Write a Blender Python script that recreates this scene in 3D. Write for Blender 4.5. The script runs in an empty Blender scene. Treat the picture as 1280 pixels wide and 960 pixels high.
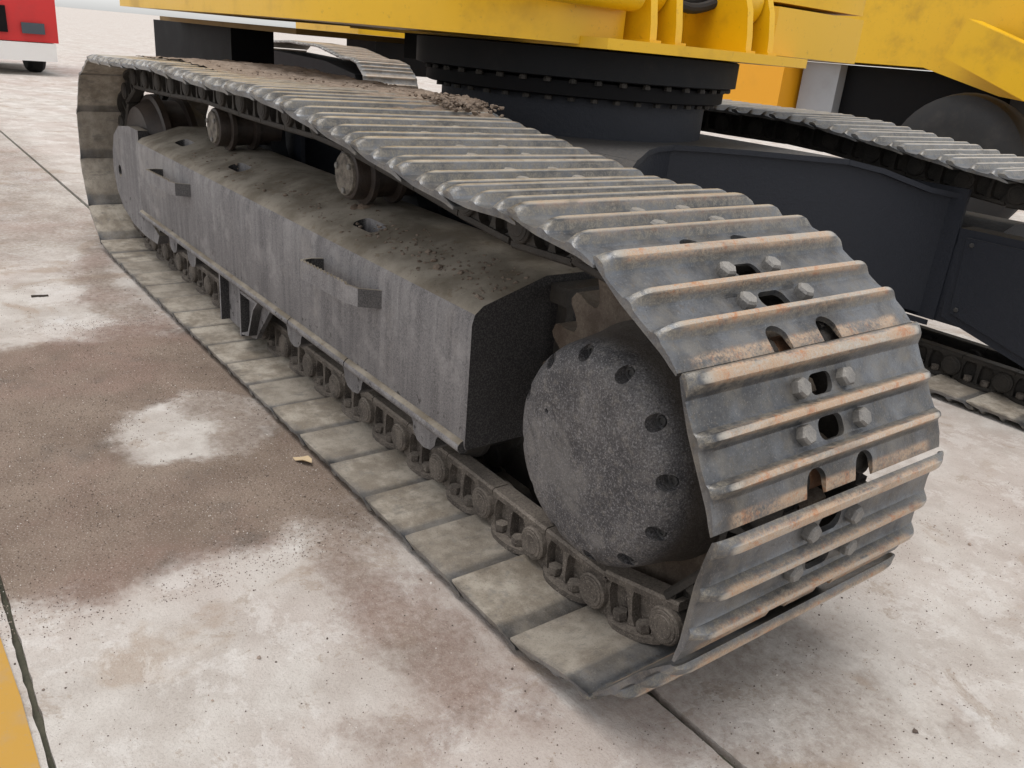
import bpy, bmesh, math, random
from mathutils import Matrix, Vector, noise
random.seed(7)
R = math.radians
sc = bpy.context.scene
col = sc.collection
# ------------------------------------------------------------------ camera
cd = bpy.data.cameras.new('camera'); cam = bpy.data.objects.new('camera', cd); col.objects.link(cam)
cam.matrix_world = Matrix(((0.59242, -0.346925, 0.727105, 0.940144),
                           (0.80119, 0.159094, -0.576873, -1.130024),
                           (0.084454, 0.924301, 0.372204, 1.060009), (0, 0, 0, 1)))
cd.sensor_width = 36; cd.lens = 29.396; cd.clip_start = 0.02; cd.clip_end = 4000
sc.camera = cam
# ------------------------------------------------------------------ overcast daylight
SUN_EL, SUN_AZ = R(80), R(-70)          # azimuth of the direction towards the sun, measured from +X
w = bpy.data.worlds.new('World'); sc.world = w; w.use_nodes = True
wn = w.node_tree.nodes; wl = w.node_tree.links
sky = wn.new('ShaderNodeTexSky'); sky.sky_type = 'NISHITA'; sky.sun_disc = False
sky.sun_elevation = SUN_EL; sky.sun_rotation = math.pi/2 - SUN_AZ
sky.air_density = 1.0; sky.dust_density = 1.0; sky.ozone_density = 1.0
hs = wn.new('ShaderNodeHueSaturation'); hs.inputs['Saturation'].default_value = 0.10
wl.new(sky.outputs[0], hs.inputs['Color']); wl.new(hs.outputs[0], wn['Background'].inputs[0])
wn['Background'].inputs[1].default_value = 0.15
sd = bpy.data.lights.new('sun', 'SUN'); sd.energy = 1.4; sd.angle = R(40); sd.color = (1, .955, .91)
so = bpy.data.objects.new('sun', sd); col.objects.link(so)
to_sun = Vector((math.cos(SUN_EL)*math.cos(SUN_AZ), math.cos(SUN_EL)*math.sin(SUN_AZ), math.sin(SUN_EL)))
so.rotation_euler = to_sun.to_track_quat('Z', 'Y').to_euler(); so.location = (0, -3, 8)
vs = sc.view_settings
vs.view_transform = 'Standard'; vs.look = 'None'; vs.gamma = 1; vs.exposure = 0.58; vs.use_curve_mapping = False

# ------------------------------------------------------------------ material helpers
class NT:
    def __init__(s, name):
        s.m = bpy.data.materials.new(name); s.m.use_nodes = True
        s.n = s.m.node_tree.nodes; s.l = s.m.node_tree.links; s.b = s.n['Principled BSDF']
        s.tc = s.n.new('ShaderNodeTexCoord'); s.geo = s.n.new('ShaderNodeNewGeometry')
        s.obj = s.tc.outputs['Object']; s.pos = s.geo.outputs['Position']
    def put(s, sock, v):
        if isinstance(v, bpy.types.NodeSocket): s.l.new(v, sock)
        elif isinstance(v, tuple) and len(v) == 3 and sock.type == 'RGBA': sock.default_value = (*v, 1)
        else: sock.default_value = v
    def math(s, op, a, b=0.0, c=None, clamp=False):
        n = s.n.new('ShaderNodeMath'); n.operation = op; n.use_clamp = clamp
        s.put(n.inputs[0], a); s.put(n.inputs[1], b)
        if c is not None: s.put(n.inputs[2], c)
        return n.outputs[0]
    def mul(s, a, b): return s.math('MULTIPLY', a, b, clamp=False)
    def mix(s, f, a, b):
        n = s.n.new('ShaderNodeMix'); n.data_type = 'RGBA'
        s.put(n.inputs[0], f); s.put(n.inputs[6], a); s.put(n.inputs[7], b); return n.outputs[2]
    def noise(s, scale, detail=4, rough=.6, vec=None, dist=0, stretch=None):
        n = s.n.new('ShaderNodeTexNoise'); n.inputs['Scale'].default_value = scale
        n.inputs['Detail'].default_value = detail; n.inputs['Roughness'].default_value = rough
        n.inputs['Distortion'].default_value = dist
        v = vec or s.pos
        if stretch:
            mp = s.n.new('ShaderNodeMapping'); mp.inputs['Scale'].default_value = stretch
            s.l.new(v, mp.inputs[0]); v = mp.outputs[0]
        s.l.new(v, n.inputs['Vector']); return n.outputs[0]
    def voro(s, scale, feature='F1', vec=None, rnd=1):
        n = s.n.new('ShaderNodeTexVoronoi'); n.inputs['Scale'].default_value = scale; n.feature = feature
        n.inputs['Randomness'].default_value = rnd
        s.l.new(vec or s.pos, n.inputs['Vector']); return n
    def step(s, v, a, b, lo=0., hi=1.):
        n = s.n.new('ShaderNodeMapRange'); n.interpolation_type = 'SMOOTHSTEP'
        s.put(n.inputs[0], v); n.inputs[1].default_value = a; n.inputs[2].default_value = b
        n.inputs[3].default_value = lo; n.inputs[4].default_value = hi; return n.outputs[0]
    def xyz(s, v):
        n = s.n.new('ShaderNodeSeparateXYZ'); s.l.new(v, n.inputs[0]); return n.outputs
    def attr(s, name):
        n = s.n.new('ShaderNodeAttribute'); n.attribute_type = 'OBJECT'; n.attribute_name = name; return n.outputs['Fac']
    def bump(s, h, strength=.3, dist=.01, prev=None):
        n = s.n.new('ShaderNodeBump'); n.inputs['Strength'].default_value = strength
        n.inputs['Distance'].default_value = dist; s.l.new(h, n.inputs['Height'])
        if prev: s.l.new(prev, n.inputs['Normal'])
        return n.outputs[0]
    def out(s, color, rough=.6, metal=0., normal=None, spec=None):
        s.put(s.b.inputs['Base Color'], color); s.put(s.b.inputs['Roughness'], rough); s.put(s.b.inputs['Metallic'], metal)
        if normal: s.l.new(normal, s.b.inputs['Normal'])
        if spec is not None: s.put(s.b.inputs['Specular IOR Level'], spec)
        return s.m

def mat_shoe():
    t = NT('worn_track_steel'); o = t.xyz(t.obj); h = o[2]; x = o[0]; y = o[1]
    rust = t.attr('rust'); dust = t.attr('dust')
    n1 = t.noise(9, 5); n2 = t.noise(60, 5, .7); n3 = t.noise(280, 3, .8)
    steel = t.mix(t.step(n1, .35, .65), (.055, .059, .067), (.165, .176, .193))
    steel = t.mix(t.mul(t.step(n2, .52, .72), .6), steel, (.15, .125, .095))
    # dust caught in the grooves
    slope = t.step(t.math('ABSOLUTE', t.math('SUBTRACT', h, .073)), .0085, .0055)
    gd = t.math('MAXIMUM', t.mul(t.step(t.noise(22, 5), .42, .66), .45), t.mul(slope, t.step(t.noise(70, 5, .7), .36, .62, .25, .85)))
    steel = t.mix(gd, steel, t.mix(t.step(n3, .38, .62), (.085, .075, .058), (.235, .21, .17)))
    # polished crests
    crest = t.step(h, .0805, .0848)
    steel = t.mix(t.mul(crest, .75), steel, (.62, .57, .49))
    # rust on crests and on the tail lip
    rn = t.step(t.math('ADD', t.noise(17, 6, .75, stretch=(1, .45, 1)), t.math('MULTIPLY', t.noise(200, 3, .8), .6)), .56, .92)
    endfade = t.step(t.math('ABSOLUTE', y), .245, .275, 1, 0)
    rmask = t.mul(t.mul(t.math('MAXIMUM', t.step(h, .072, .083), t.step(x, .196, .206)), rn), t.mul(rust, endfade))
    rcol = t.mix(t.step(n3, .35, .65), (.36, .215, .12), (.42, .335, .25))
    rcol = t.mix(t.mul(t.step(t.noise(38, 5, .7), .52, .66), .8), rcol, (.37, .14, .045))
    c = t.mix(rmask, steel, rcol)
    # dried dust on the inner faces that lie upward on the ground run
    inner = t.mul(t.step(h, .0572, .0526), dust)
    dn = t.noise(14, 5, .65)
    dcol = t.mix(t.step(dn, .35, .68), (.215, .180, .138), (.43, .385, .32))
    dcol = t.mix(t.mul(t.step(t.noise(45, 4), .56, .70), .55), dcol, (.20, .185, .165))
    edge = t.step(x, .034, .075); edge2 = t.step(t.math('ABSOLUTE', t.math('ADD', y, .0)), .300, .255)
    curl = t.math('MAXIMUM', inner, t.mul(t.mul(dust, t.step(h, .066, .05)), .4))
    curl = t.math('MAXIMUM', curl, t.mul(t.mul(dust, t.step(h, .0665, .060)), .50))
    dm = t.mul(curl, t.step(t.math('ADD', t.math('ADD', t.mul(edge, .35), t.mul(edge2, .40)), t.math('MULTIPLY', dn, .75)), .18, .92))
    oi = t.n.new('ShaderNodeObjectInfo')
    dcol = t.mix(t.math('MULTIPLY', oi.outputs['Random'], .45), dcol, (.20, .175, .145))
    c = t.mix(dm, c, dcol)
    c = t.mix(t.mul(t.step(n3, .57, .68), .5), c, (.045, .04, .035))
    c = t.mix(t.mul(t.step(n3, .44, .34), .28), c, (.42, .39, .35))
    c = t.mix(t.mul(t.step(t.noise(16, 5, .7, stretch=(1, .4, 1)), .55, .68), .45), c, (.085, .08, .075))
    rough = t.math('ADD', t.math('MULTIPLY', n2, .25), t.math('ADD', .23, t.math('MULTIPLY', dm, .42)))
    metal = t.math('MULTIPLY', t.math('SUBTRACT', 1., t.math('MAXIMUM', t.math('MAXIMUM', rmask, dm), gd)), .72)
    nb = t.bump(n3, .25, .002); nb = t.bump(n2, .3, .004, nb)
    return t.out(c, rough, metal, nb)

def mat_dusty(name, dark, dust, amount=.5, scale=14, rough=.8, up=0.5, speck=.4):
    t = NT(name); nz = t.xyz(t.geo.outputs['Normal'])[2]
    n1 = t.noise(scale, 5); n2 = t.noise(scale*9, 4); n3 = t.noise(300, 3, .8)
    f = t.math('ADD', t.math('MULTIPLY', t.step(n1, .3, .7), amount), t.math('MULTIPLY', t.step(nz, .2, .9), up), clamp=True)
    f = t.mul(f, t.step(n2, .25, .6, .45, 1))
    c = t.mix(f, dark, dust)
    c = t.mix(t.mul(t.step(n3, .56, .68), speck), c, tuple(v*1.6+.05 for v in dust))
    c = t.mix(t.mul(t.step(n3, .45, .35), speck*1.2), c, tuple(v*.4 for v in dark))
    nb = t.bump(n3, .3, .002); nb = t.bump(n2, .35, .005, nb)
    return t.out(c, rough, 0, nb)

def mat_frame():
    t = NT('dusty_grey_frame_paint'); nrm = t.xyz(t.geo.outputs['Normal']); nz = nrm[2]; ps = t.xyz(t.pos)
    streak = t.noise(30, 4, .6, stretch=(1, 1, .07)); s2 = t.noise(85, 3, .6, stretch=(1, 1, .05))
    n1 = t.noise(3.2, 4); n3 = t.noise(270, 3, .85); n2 = t.noise(90, 4); n4 = t.noise(11, 5, .7)
    side = t.mix(t.step(streak, .34, .66), (.125, .119, .121), (.180, .172, .173))
    side = t.mix(t.mul(t.step(s2, .52, .72), .22), side, (.29, .275, .27))
    side = t.mix(t.mul(t.step(n1, .5, .68), .45), side, (.155, .145, .145))
    side = t.mix(t.mul(t.step(n3, .53, .64), .42), side, (.33, .315, .315))
    side = t.mix(t.mul(t.step(n3, .46, .36), .55), side, (.035, .031, .032))
    side = t.mix(t.mul(t.step(n4, .50, .66), .4), side, (.30, .285, .28))
    drip = t.mul(t.step(t.noise(26, 5, .65, stretch=(1, 1, .05)), .46, .62), t.step(t.math('ADD', ps[2], t.math('MULTIPLY', t.noise(20, 3, .6, stretch=(1, 1, .02)), .22)), .50, .66))
    side = t.mix(t.mul(drip, .32), side, (.30, .29, .285))
    oil = t.mul(t.step(t.noise(9, 5, .6, stretch=(1, 1, .10)), .56, .70), .32)
    side = t.mix(oil, side, (.075, .070, .074))
    side = t.mix(t.mul(t.step(t.noise(2.1, 6, .7), .55, .62), .35), side, (.27, .25, .235))
    chip = t.mul(t.step(t.noise(38, 4, .6), .63, .67), t.step(ps[2], .34, .27))
    side = t.mix(t.mul(chip, .85), side, (.03, .027, .025))
    top = t.mix(t.step(t.noise(7, 5), .35, .66), (.145, .122, .092), (.275, .243, .198))
    top = t.mix(t.mul(t.step(t.noise(26, 5, .7), .56, .66), .55), top, (.13, .095, .06))
    top = t.mix(t.mul(t.step(t.noise(170, 4, .7), .62, .7), .8), top, (.06, .045, .032))
    f = t.step(nz, .30, .80)
    f = t.step(t.math('ADD', f, t.math('MULTIPLY', t.math('SUBTRACT', n2, .5), .5)), .25, .75)
    c = t.mix(f, side, top)
    # faces towards +X: dark paint plus the shade behind the sprocket, put into the colour
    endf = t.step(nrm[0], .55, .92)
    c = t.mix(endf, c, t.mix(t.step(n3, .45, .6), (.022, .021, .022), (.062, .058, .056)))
    nb = t.bump(n3, .4, .0025); nb = t.bump(n2, .15, .004, nb)
    return t.out(c, .80, 0, nb, .3)

def mat_hub():
    t = NT('speckled_cast_iron'); n3 = t.noise(290, 3, .85); n1 = t.noise(9, 5); n2 = t.noise(70, 4)
    c = t.mix(t.step(n1, .35, .66), (.042, .040, .043), (.105, .099, .099))
    c = t.mix(t.mul(t.step(n2, .5, .68), .5), c, (.17, .155, .14))
    c = t.mix(t.mul(t.step(n3, .53, .62), .6), c, (.27, .262, .268))
    c = t.mix(t.mul(t.step(n3, .46, .37), .75), c, (.018, .017, .018))
    c = t.mix(t.mul(t.step(t.noise(5.5, 6, .7, dist=.5), .52, .64), .5), c, (.165, .155, .148))
    c = t.mix(t.mul(t.step(t.noise(7.5, 6, .7, dist=.8), .58, .66), .65), c, (.030, .028, .029))
    ry = t.xyz(t.pos)[1]
    c = t.mix(t.mul(t.step(ry, -.175, -.13), .55), c, (.095, .075, .055))
    nb = t.bump(n3, .45, .003); nb = t.bump(n1, .35, .02, nb)
    return t.out(c, .62, 0.1, nb)

def mat_paint(name, color, rough=.4, grime=(.10, .08, .05), g=.35, scale=3, metal=0, spec=.5):
    t = NT(name); n1 = t.noise(scale, 5, .65); n2 = t.noise(scale*14, 4, .7); n3 = t.noise(500, 2)
    c = t.mix(t.mul(t.step(n1, .48, .75), g), color, grime)
    c = t.mix(t.mul(t.step(n2, .6, .72), g*.8), c, grime)
    nb = t.bump(n2, .08, .004); nb = t.bump(n3, .1, .001, nb)
    return t.out(c, t.math('ADD', t.math('MULTIPLY', n1, .25), rough-.1), metal, nb, spec)

def mat_concrete():
    t = NT('stained_concrete'); P = t.xyz(t.pos)
    wn_ = t.n.new('ShaderNodeTexNoise'); wn_.inputs['Scale'].default_value = 2.6; wn_.inputs['Detail'].default_value = 5
    t.l.new(t.pos, wn_.inputs['Vector'])
    wv = t.xyz(wn_.outputs['Color'])
    wx = t.math('ADD', P[0], t.math('MULTIPLY', t.math('SUBTRACT', wv[0], .5), .75))
    wy = t.math('ADD', P[1], t.math('MULTIPLY', t.math('SUBTRACT', wv[1], .5), .55))
    def box(x0, x1, y0, y1, s):
        a = t.mul(t.step(wx, x0-s, x0+s), t.step(wx, x1-s, x1+s, 1, 0))
        b = t.mul(t.step(wy, y0-s, y0+s), t.step(wy, y1-s, y1+s, 1, 0)); return t.mul(a, b)
    big = t.noise(1.1, 5, .6); med = t.noise(5, 6, .65); fine = t.noise(48, 5, .75); grain = t.noise(210, 4, .85)
    pale = t.mix(t.step(med, .36, .64), (.435, .392, .355), (.565, .53, .492))
    pale = t.mix(t.mul(t.step(big, .42, .62), .55), pale, (.425, .35, .312))
    pale = t.mix(t.mul(t.step(t.noise(3.1, 5, .6, dist=.6), .56, .66), .7), pale, (.37, .295, .235))
    pale = t.mix(t.mul(t.step(t.noise(2.1, 6, .7, dist=.4), .60, .67), .6), pale, (.62, .605, .59))
    flake = t.step(t.noise(4.3, 11, .78, dist=.3), .52, .58)
    pale = t.mix(t.mul(flake, .42), pale, (.66, .635, .605))
    pale = t.mix(t.mul(t.step(t.noise(6.1, 11, .8, dist=.5), .57, .595), .5), pale, (.33, .265, .21))
    # washed-in reddish soil over the slab
    soil = t.mix(t.step(med, .32, .68), (.165, .122, .094), (.24, .185, .146))
    soil = t.mix(t.mul(t.step(big, .45, .60), .5), soil, (.25, .158, .13))
    soil = t.mix(t.mul(t.step(t.noise(4.2, 5, .6), .56, .70), .6), soil, (.125, .104, .088))
    d = box(-2.15, -.62, -2.5, .1, .17)
    d = t.math('MAXIMUM', d, t.mul(box(-40, -3.2, -6, .0, .35), .5))
    d = t.math('SUBTRACT', d, t.mul(box(-1.42, -1.12, -.62, -.34, .09), 1.25), clamp=True)
    d = t.math('MAXIMUM', d, t.mul(box(-3.4, .14, -.48, -.27, .08), .62))
    d = t.math('MAXIMUM', d, t.mul(box(-.08, .08, -.60, -.42, .05), .45))
    d = t.math('MAXIMUM', d, t.mul(box(.0, .55, -.30, .34, .14), .40))
    d = t.step(t.math('ADD', d, t.math('ADD', t.math('MULTIPLY', t.math('SUBTRACT', fine, .5), .9), t.math('MULTIPLY', t.math('SUBTRACT', grain, .5), .7))), .12, .88)
    c = t.mix(d, pale, soil)
    # sand grains, small dark specks
    c = t.mix(t.mul(t.step(grain, .54, .66), t.math('ADD', .30, t.mul(d, .22))), c, (.62, .57, .52))
    c = t.mix(t.mul(t.step(grain, .46, .35), t.math('ADD', .35, t.mul(d, .4))), c, (.13, .10, .08))
    c = t.mix(t.mul(t.step(fine, .60, .72), .35), c, (.28, .225, .18))
    nb = t.bump(grain, .6, .005); nb = t.bump(fine, .4, .012, nb)
    return t.out(c, .9, 0, nb, .25)

def mat_grit():
    t = NT('mixed_grit'); r = t.geo.outputs['Random Per Island']
    c = t.mix(t.step(r, .35, .95), (.085, .062, .050), (.36, .29, .24)); c = t.mix(t.step(r, .93, .96), c, (.60, .56, .52))
    return t.out(c, .9, 0)
M = dict(
    stone=mat_grit(),
    shoe=mat_shoe(), frame=mat_frame(), hub=mat_hub(), concrete=mat_concrete(),
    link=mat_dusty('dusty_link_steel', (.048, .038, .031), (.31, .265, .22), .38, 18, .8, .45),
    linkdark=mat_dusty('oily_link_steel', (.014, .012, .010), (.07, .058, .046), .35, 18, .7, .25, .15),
    bolt=mat_dusty('bolt_steel', (.13, .125, .12), (.30, .28, .25), .5, 40, .5, .25, .2),
    rusty=mat_dusty('rusty_steel', (.20, .085, .035), (.26, .17, .11), .5, 25, .75, .1, .2),
    darkbolt=mat_dusty('dark_bolt', (.02, .02, .021), (.08, .075, .07), .4, 40, .6, .2, .1),
    tooth=mat_dusty('worn_sprocket_steel', (.055, .036, .024), (.17, .14, .108), .6, 16, .7, .3, .2),
    roller=mat_dusty('oily_roller_steel', (.016, .011, .009), (.075, .052, .038), .4, 20, .5, .15, .1),
    cap=mat_dusty('dusty_roller_cap', (.06, .05, .042), (.27, .24, .195), .7, 45, .75, .2, .2),
    dark=mat_paint('dark_undercarriage_paint', (.007, .008, .010), .6, (.028, .026, .025), .45, 4, spec=.2),
    leg=mat_dusty('dusty_blue_black_paint', (.0045, .0068, .0135), (.085, .080, .074), .0, 9, .68, .7, .02),
    black=mat_paint('black_paint', (.004, .004, .005), .65, (.014, .012, .011), .4, 5, spec=.15),
    yellow=mat_paint('yellow_paint', (.70, .405, .004), .36, (.30, .165, .012), .5, 3.4),
    orange=mat_paint('orange_yellow_paint', (.80, .36, .010), .45, (.55, .27, .03), .3, 1.2),
    brown=mat_paint('grimy_yellow_steel', (.20, .12, .03), .7, (.07, .05, .035), .7, 6),
    red=mat_paint('red_paint', (.55, .02, .02), .4, (.3, .03, .03), .3, 2),
    white=mat_paint('white_paint', (.75, .74, .72), .5, (.5, .48, .45), .3, 2),
    grey=mat_paint('grey_panel_paint', (.28, .29, .31), .5, (.2, .19, .18), .4, 3),
    rubber=mat_paint('black_rubber', (.008, .008, .009), .7, (.05, .045, .04), .4, 6),
    glass=mat_paint('dark_glass', (.05, .065, .08), .12, (.08, .09, .1), .2, 2),
    soil=mat_dusty('dry_soil', (.11, .078, .056), (.27, .215, .17), .75, 40, .95, .3, .3),
    joint=mat_dusty('mossy_joint_dirt', (.05, .052, .035), (.12, .11, .08), .5, 12, .95, .1, .1),
    paintline=mat_paint('yellow_floor_paint', (.42, .23, .03), .6, (.30, .23, .16), .6, 9),
    twig=mat_paint('dark_bark', (.045, .035, .028), .8, (.1, .08, .06), .3, 30),
    leaf=mat_paint('dry_leaf', (.55, .42, .26), .8, (.35, .24, .14), .4, 30),
)

# ------------------------------------------------------------------ geometry helpers
def mesh_of(bm, name, smooth=35):
    me = bpy.data.meshes.new(name); bmesh.ops.recalc_face_normals(bm, faces=bm.faces[:]); bm.to_mesh(me); bm.free()
    if smooth:
        for p in me.polygons: p.use_smooth = True
        try: me.set_sharp_from_angle(angle=R(smooth))
        except Exception: pass
    return me
def add(name, me, mat, parent=None, mw=None, **props):
    if mat is not None and not me.materials: me.materials.append(mat)
    o = bpy.data.objects.new(name, me); col.objects.link(o)
    if mw is not None: o.matrix_local = mw
    if parent is not None: o.parent = parent
    for k, v in props.items(): o[k] = v
    return o
def empty(name, loc=(0, 0, 0), **props):
    o = bpy.data.objects.new(name, None); col.objects.link(o); o.location = loc; o.empty_display_size = .2
    for k, v in props.items(): o[k] = v
    return o
def box(bm, x0, x1, y0, y1, z0, z1, mw=None):
    vs_ = [bm.verts.new((x, y, z)) for x in (x0, x1) for y in (y0, y1) for z in (z0, z1)]
    for f in ((0, 1, 3, 2), (4, 6, 7, 5), (0, 4, 5, 1), (2, 3, 7, 6), (0, 2, 6, 4), (1, 5, 7, 3)):
        bm.faces.new([vs_[i] for i in f])
    if mw: bmesh.ops.transform(bm, matrix=mw, verts=vs_)
    return vs_
def prism(bm, pts, a0, a1, axis='y'):
    """polygon pts (two coords) extruded along axis; 'y': pts=(x,z); 'x': pts=(y,z); 'z': pts=(x,y)"""
    def P(p, a): return {'y': (p[0], a, p[1]), 'x': (a, p[0], p[1]), 'z': (p[0], p[1], a)}[axis]
    A = [bm.verts.new(P(p, a0)) for p in pts]; B = [bm.verts.new(P(p, a1)) for p in pts]
    n = len(pts); bm.faces.new(A); bm.faces.new(B[::-1])
    for i in range(n): bm.faces.new((A[i], A[(i+1) % n], B[(i+1) % n], B[i]))
    return A+B
def lathe(bm, prof, seg=48, cx=0, cz=0, axis='y'):
    """prof: list of (r, a) along the axis, closed with caps"""
    rings = []
    for r, a in prof:
        ring = []
        for i in range(seg):
            t = 2*math.pi*i/seg
            c, s_ = r*math.cos(t), r*math.sin(t)
            ring.append(bm.verts.new({'y': (cx+c, a, cz+s_), 'z': (cx+c, cz+s_, a), 'x': (a, cx+c, cz+s_)}[axis]))
        rings.append(ring)
    for A, B in zip(rings, rings[1:]):
        for i in range(seg): bm.faces.new((A[i], A[(i+1) % seg], B[(i+1) % seg], B[i]))
    bm.faces.new(rings[0]); bm.faces.new(rings[-1][::-1])
def bevel(bm, width, seg=2, angle=30, verts=None):
    es = [e for e in bm.edges if len(e.link_faces) == 2 and e.calc_face_angle(0) > R(angle)]
    bmesh.ops.recalc_face_normals(bm, faces=bm.faces[:])
    bmesh.ops.bevel(bm, geom=es, offset=width, segments=seg, affect='EDGES', profile=.5, clamp_overlap=True)
def boolean(me, cutters):
    """cut closed cutter bmeshes out of mesh me"""
    o = bpy.data.objects.new('tmp', me); col.objects.link(o); tmp = [o]
    cb = bmesh.new()
    for c in cutters:
        m2 = bpy.data.meshes.new('c'); bmesh.ops.recalc_face_normals(c, faces=c.faces[:]); c.to_mesh(m2); c.free(); cb.from_mesh(m2); bpy.data.meshes.remove(m2)
    cm = bpy.data.meshes.new('cut'); cb.to_mesh(cm); cb.free()
    co = bpy.data.objects.new('cut', cm); col.objects.link(co)
    md = o.modifiers.new('b', 'BOOLEAN'); md.operation = 'DIFFERENCE'; md.solver = 'EXACT'; md.object = co
    dg = bpy.context.evaluated_depsgraph_get(); dg.update()
    res = bpy.data.meshes.new_from_object(o.evaluated_get(dg))
    bpy.data.objects.remove(o); bpy.data.objects.remove(co); bpy.data.meshes.remove(cm)
    for p in res.polygons: p.use_smooth = True
    try: res.set_sharp_from_angle(angle=R(32))
    except Exception: pass
    return res
def rounded(cx, cy, w, h, r, n=5):
    pts = []
    for (sx, sy, a0) in ((1, 1, 0), (-1, 1, 90), (-1, -1, 180), (1, -1, 270)):
        for i in range(n+1):
            a = R(a0+90*i/n); pts.append((cx+sx*(w/2-r)+r*math.cos(a), cy+sy*(h/2-r)+r*math.sin(a)))
    return pts
def bez_tube(bm, pts, rad, seg=10):
    prev = None; fr = None
    for i, p in enumerate(pts):
        d = (Vector(pts[min(i+1, len(pts)-1)])-Vector(pts[max(i-1, 0)])).normalized()
        u = d.orthogonal() if fr is None else (fr-d*fr.dot(d)).normalized(); fr = u; v_ = d.cross(u)
        ring = [bm.verts.new(Vector(p)+(u*math.cos(2*math.pi*k/seg)+v_*math.sin(2*math.pi*k/seg))*rad) for k in range(seg)]
        if prev:
            for k in range(seg): bm.faces.new((prev[k], prev[(k+1) % seg], ring[(k+1) % seg], ring[k]))
        else: bm.faces.new(ring[::-1])
        prev = ring
    bm.faces.new(prev)

# ================================================================== THE SETTING
bm = bmesh.new(); box(bm, -1500, 800, -1200, 1200, -.30, -.016)
ground = add('ground', mesh_of(bm, 'ground', 0), M['joint'], kind='structure', label='dark packed dirt showing in the joints of the concrete yard')
def slab(x0, x1, y0, y1):
    b = bmesh.new(); n = 240
    def edge(y, sgn):
        out = []
        for i in range(n+1):
            t_ = i/n; x = x0+(x1-x0)*t_
            if x0 < -20:  # dense steps near the machine
                x = -4+5.5*t_ if 0 < i < n else (x0 if i == 0 else x1)
            k = .005*noise.noise(Vector((x*9, y*3, 1)))+.0035*noise.noise(Vector((x*37, y*3, 2)))
            out.append((x, y+sgn*abs(k)*1.5))
        return out
    lo = edge(y0, 1); hi = edge(y1, -1)
    prism(b, lo+hi[::-1], -.016, 0, 'z')
    return mesh_of(b, 'concrete_slab', 0)
for (y0, y1) in ((-1100, -1.054), (-1.046, -.1475), (-.1325, 1100)):
    add('concrete_slab', slab(-1400, 700, y0, y1), M['concrete'], ground)

# ================================================================== THE EXCAVATOR
ex = empty('excavator', (-1.64, 1.083, 0), label='yellow crawler excavator with worn steel tracks standing on the concrete', category='excavator')
EXI = Matrix.Translation(-Vector(ex.location))
def exadd(name, me, mat, mw=None, **props): return add(name, me, mat, ex, EXI @ (mw or Matrix.Identity(4)), **props)

# ---- the chain path -------------------------------------------------------
PT = .192
def walk(p, tilt): return (p[0]+PT*math.cos(R(tilt)), p[1]+PT*math.sin(R(tilt)))
P1 = (-.022, .085)
near = [P1]
for tl in (13, 53, 86, 120, 153.5, 174): near.append(walk(near[-1], tl))
top_pts = [near[-1], (-.337, .737), (-.525, .752), (-.738, .776), (-.947, .798), (-1.161, .820), (-1.342, .826), (-1.6, .823), (-1.95, .822), (-2.3, .828), (-2.6, .815)]
def crom(pts, n=12):
    out = []
    for i in range(len(pts)-1):
        p0 = pts[max(i-1, 0)]; p1 = pts[i]; p2 = pts[i+1]; p3 = pts[min(i+2, len(pts)-1)]
        for k in range(n):
            t_ = k/n
            out.append(tuple(.5*((2*p1[j])+(-p0[j]+p2[j])*t_+(2*p0[j]-5*p1[j]+4*p2[j]-p3[j])*t_*t_+(-p0[j]+3*p1[j]-3*p2[j]+p3[j])*t_**3) for j in (0, 1)))
    out.append(pts[-1]); return out
IR = .358
def loop(xi):
    cz = .085+IR
    curve = crom(top_pts) + [(xi+IR*math.cos(R(a)), cz+IR*math.sin(R(a))) for a in range(82, 271, 3)] + [(P1[0]+.5, .085)]
    pins = [near[-1]]; seg = 0; cur = pins[0]
    while len(pins) < 80:
        # next point on curve at distance PT
        found = None
        for i in range(seg, len(curve)-1):
            a, b = curve[i], curve[i+1]
            if math.dist(b, cur) >= PT and (i > seg or True):
                dx, dz = b[0]-a[0], b[1]-a[1]; fx, fz = a[0]-cur[0], a[1]-cur[1]
                A_ = dx*dx+dz*dz; B_ = 2*(fx*dx+fz*dz); C_ = fx*fx+fz*fz-PT*PT
                D_ = B_*B_-4*A_*C_
                if D_ < 0: continue
                t_ = (-B_+math.sqrt(D_))/(2*A_)
                if 0 <= t_ <= 1: found = (i, (a[0]+dx*t_, a[1]+dz*t_)); break
        if not found: break
        seg, cur = found; pins.append(cur)
        if cur[1] < .0855 and cur[0] > P1[0]-PT*.5: break
    return pins
best = None
for k in range(241):
    xi = -3.36+.001*k-.06
    pl = loop(xi); e = abs(pl[-1][0]-P1[0])
    if best is None or e < best[0]: best = (e, xi, pl)
XI = best[1]; far = best[2][:-1]          # from the last near pin, over the idler, back to P1 (excluded)
rev = near + far[1:]                      # P1 up round the sprocket, along the top, back along the ground
pins = rev[::-1]                          # path order: top -> sprocket -> ground
NP = len(pins)
def shoe_frame(a, b, y=0.):
    t_ = Vector((b[0]-a[0], 0, b[1]-a[1])).normalized(); n = Vector((-t_.z, 0, t_.x))
    return Matrix(((t_.x, 0, n.x, a[0]), (0, 1, 0, y), (t_.z, 0, n.z, a[1]), (0, 0, 0, 1)))

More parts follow.
